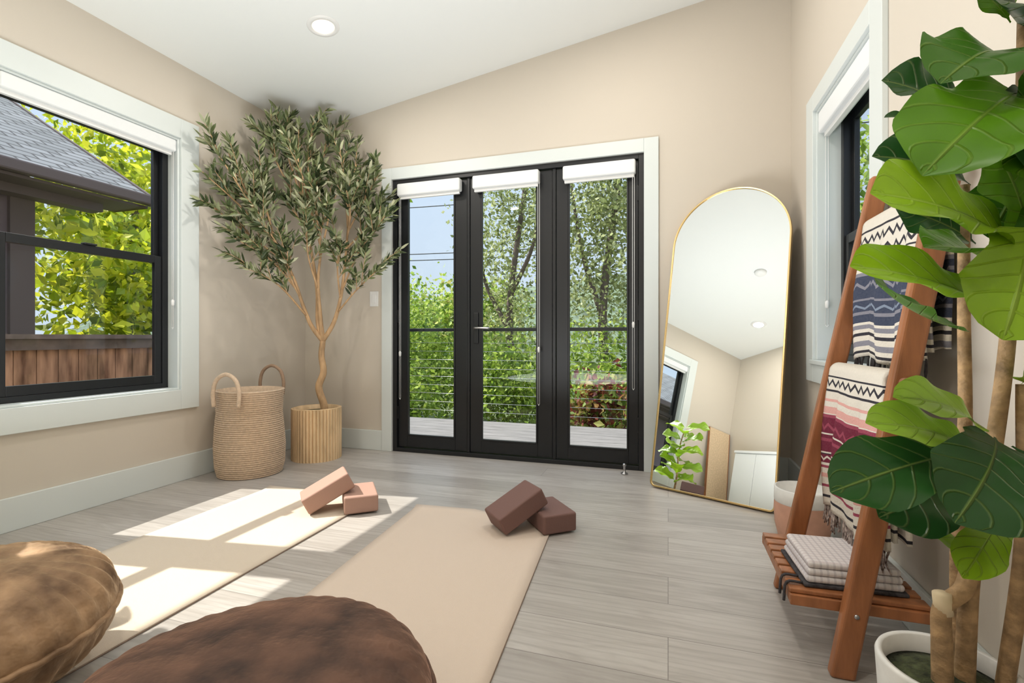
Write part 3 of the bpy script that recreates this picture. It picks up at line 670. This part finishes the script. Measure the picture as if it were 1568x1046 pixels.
boxes('boards',L,M_fence,fe)
boxes('cap_and_rails',[(-4.68,-4.54,-3,6.2,.875,.91),(-4.60,-4.57,-3,6.2,.79,.875),(-4.60,-4.56,-3,6.2,-.3,-.2)],M_fcap,fe)
hs=group('neighbor_house')
boxes('siding',[(-12,-6.55,-5,3.44,-.6,2.75)],M_house,hs)
boxes('corner_boards',[(-6.55,-6.50,3.25,3.46,-.6,2.6),(-6.55,-6.50,2.2,2.4,-.6,2.6)],M_eave,hs)
boxes('porch_beam',[(-6.5,-6.3,-5,4.0,2.35,2.55)],M_eave,hs)
boxes('window_panel',[(-6.55,-6.53,.6,1.8,.9,2.1)],M_black,hs)
mesh('roof_plane',[(-6,-6,2.60),(-6,4.3,2.60),(-9.4,4.3,4.60),(-9.4,-6,4.60),(-6,-6,2.54),(-6,4.3,2.54),(-9.4,4.3,4.54),(-9.4,-6,4.54)],[(0,1,2,3),(7,6,5,4),(0,4,5,1),(1,5,6,2),(2,6,7,3),(3,7,4,0)],M_roof,hs)
boxes('gutter',[(-6.0,-5.90,-6,4.32,2.47,2.59)],M_eave,hs,bevel=.02)
mesh('soffit_and_rake',[(-6.0,4.3,2.47),(-6.0,4.34,2.47),(-9.4,4.34,4.47),(-9.4,4.3,4.47),(-6,4.3,2.62),(-6,4.34,2.62),(-9.4,4.34,4.62),(-9.4,4.3,4.62)],BF,M_eave,hs)
boxes('soffit',[(-6.55,-6.0,-6,4.3,2.44,2.47)],M_eave,hs)
V=[];F=[];nx,ny=50,14
for j in range(ny+1):
    for i in range(nx+1):
        x=-70+i*2.2; y=38+j*2.5; h=(7.2+1.6*math.sin(x*.09+1)+.5*math.sin(x*.7)+.4*math.sin(x*1.9+y))*math.sin(min(1,(j+.0)/7)*math.pi/2)-.6
        V.append((x,y,h))
for j in range(ny):
    for i in range(nx):
        a=j*(nx+1)+i; F.append((a,a+1,a+nx+2,a+nx+1))
mesh('hillside',V,F,M_hill,smooth=True)
up=group('utility_lines')
tubes('poles',[([(-16,14,-.6),(-16,14,7)],.13),([(7,14,-.6),(7,14,7)],.13)],M_fcap,up,10,1)
tubes('wires',[([(-16,14,z+.3),(-4.5,14,z),(7,14,z+.3)],.014) for z in (3.3,3.5,5.0,5.9)],M_cable,up,6,8)
g1=[(.09,.17,.02),(.22,.34,.035),(.42,.55,.08),(.58,.68,.14)]
yl=[(.16,.24,.01),(.42,.52,.02),(.75,.75,.04),(.85,.82,.10)]
ol=[(.13,.16,.05),(.29,.34,.11),(.48,.52,.22),(.66,.68,.38)]
def trunkset(L): return [([Vector(a),Vector(b),Vector(c)],lambda t,r=r:r*(1-.6*t)) for a,b,c,r in L]
t=group('garden_tree'); foliage('canopy',[((-2.75,8.6,3.2),(.95,1.0,1.9),6000),((-2.9,8.6,1.0),(1.0,.8,1.0),2200)],.075,ol,t,.20)
tubes('trunk',trunkset([((-2.6,8.7,-.6),(-2.8,8.6,1.2),(-2.5,8.6,3.6),.10),((-2.8,8.6,1.0),(-3.3,8.6,2.0),(-3.4,8.5,3.2),.05),((-2.8,8.6,1.6),(-2.3,8.5,2.6),(-2.1,8.5,3.9),.05)]),M_fcap,t,8,6)
t=group('garden_tree'); foliage('canopy',[((-.9,7.8,2.8),(1.05,1.0,2.2),11000)],.075,ol,t,.20)
tubes('trunk',trunkset([((-.8,8.0,-.6),(-1.0,7.9,1.2),(-.7,7.8,3.6),.10),((-1.0,7.9,1.2),(-1.3,7.8,2.2),(-1.5,7.8,3.4),.05)]),M_fcap,t,8,6)
t=group('garden_tree'); foliage('canopy',[((-4.75,7.0,2.3),(.42,.5,.6),700),((-4.7,7.0,3.3),(.25,.4,.4),300)],.11,g1,t,.15); tubes('trunk',trunkset([((-4.9,7.1,-.6),(-4.9,7,1.2),(-4.8,7,2.6),.06)]),M_fcap,t,8,6)
t=group('garden_shrub'); foliage('foliage',[((-4.6,7.6,.5),(1.2,.7,1.0),7000),((-2.6,7.4,.1),(1.3,.6,.75),6000),((-.4,7.2,.2),(1.4,.6,.9),7000),((-3.9,6.4,-.1),(.6,.4,.5),2200)],.08,g1,t,.18)
t=group('garden_shrub'); foliage('foliage',[((-5.5,12,1.0),(2.6,.8,1.5),8000),((-9,14,1.0),(3,.8,2.0),4000)],.13,g1+[(.55,.46,.18)],t,.25)
t=group('photinia_shrub'); foliage('foliage',[((-.75,5.9,.0),(.5,.25,.45),1200)],.10,[(.08,.015,.015),(.30,.06,.04),(.35,.35,.08),(.15,.28,.05)],t,.12)
t=group('maple_tree'); foliage('canopy',[((-9.3,6.4,3.2),(1.6,2.3,2.6),8000),((-7.3,5.3,1.5),(.7,1.0,.8),2400)],.16,yl,t,.3)
tubes('trunk',trunkset([((-9.5,6.2,-.6),(-9.3,6.3,1.2),(-9.2,6.4,3.6),.12),((-9.4,6.2,.6),(-8.2,5.8,1.3),(-7.0,5.2,1.6),.05),((-9.4,6.2,.9),(-8.4,6.6,2.0),(-7.4,6.6,2.6),.04)]),M_fcap,t,8,6)
t=group('conifer_shrub'); foliage('foliage',[((-5.7,5.6,.5),(.4,1.0,.5),3000)],.10,[(.02,.05,.02),(.05,.13,.03),(.14,.26,.05)],t,.14)
t=group('garden_tree'); foliage('canopy',[((2.6,7.6,2.0),(1.0,1.5,2.2),6000)],.11,g1,t,.25); tubes('trunk',trunkset([((2.7,7.6,-.6),(2.6,7.6,1.2),(2.6,7.6,3),.1)]),M_fcap,t,8,6)
# ------------------------------------------------------------ light
W=bpy.data.worlds.new('World'); S.world=W; W.use_nodes=True; n=W.node_tree.nodes; l=W.node_tree.links
bg=n['Background']; tc=n.new('ShaderNodeTexCoord'); sx=n.new('ShaderNodeSeparateXYZ'); r=n.new('ShaderNodeValToRGB')
e=r.color_ramp.elements
e[0].position=0; e[0].color=(.55,.64,.74,1); e[1].position=1; e[1].color=(1.6,1.85,2.2,1); q=e.new(.35); q.color=(.55,.67,.84,1)
l.new(tc.outputs['Generated'],sx.inputs[0]); l.new(sx.outputs[2],r.inputs[0]); l.new(r.outputs[0],bg.inputs[0]); bg.inputs[1].default_value=1.25
sl=bpy.data.lights.new('sun','SUN'); sl.energy=6.6; sl.angle=.009; sl.color=(1,.95,.87)
so=bpy.data.objects.new('sun',sl); so.rotation_euler=Vector((1,.15,-1.2)).to_track_quat('-Z','Y').to_euler(); so.location=(-8,0,8); link(so)
# added unseen fill light, facing up to brighten the ceiling
fl=bpy.data.lights.new('added_ceiling_fill','AREA'); fl.shape='DISK'; fl.size=1.6; fl.energy=54; fl.color=(.95,.98,1)
fo=bpy.data.objects.new('added_ceiling_fill',fl); fo.location=(-1.0,1.2,.42); fo.rotation_euler=(math.pi,0,0); link(fo)
def portal(nm,loc,rot,sx_,sy_):
    p=bpy.data.lights.new(nm,'AREA'); p.shape='RECTANGLE'; p.size=sx_; p.size_y=sy_; p.cycles.is_portal=True
    o=bpy.data.objects.new(nm,p); o.location=loc; o.rotation_euler=rot; link(o)
portal('daylight_portal_left',(XL-.17,1.38,1.34),(0,-math.pi/2,0),1.56,1.76)
portal('daylight_portal_right',(XR+.17,2.46,1.39),(0,math.pi/2,0),1.28,.78)
portal('daylight_portal_door',((DX0+DX1)/2,YB+.17,1.06),(-math.pi/2,0,0),1.9,2.1)
# ------------------------------------------------------------ camera
cd=bpy.data.cameras.new('camera'); cd.sensor_width=36; cd.lens=36*749/1568; cd.shift_y=-.0045; cd.clip_start=.02; cd.clip_end=300
co=bpy.data.objects.new('camera',cd); co.location=(0,0,.89); co.rotation_euler=(math.pi/2,0,YAW); link(co); S.camera=co
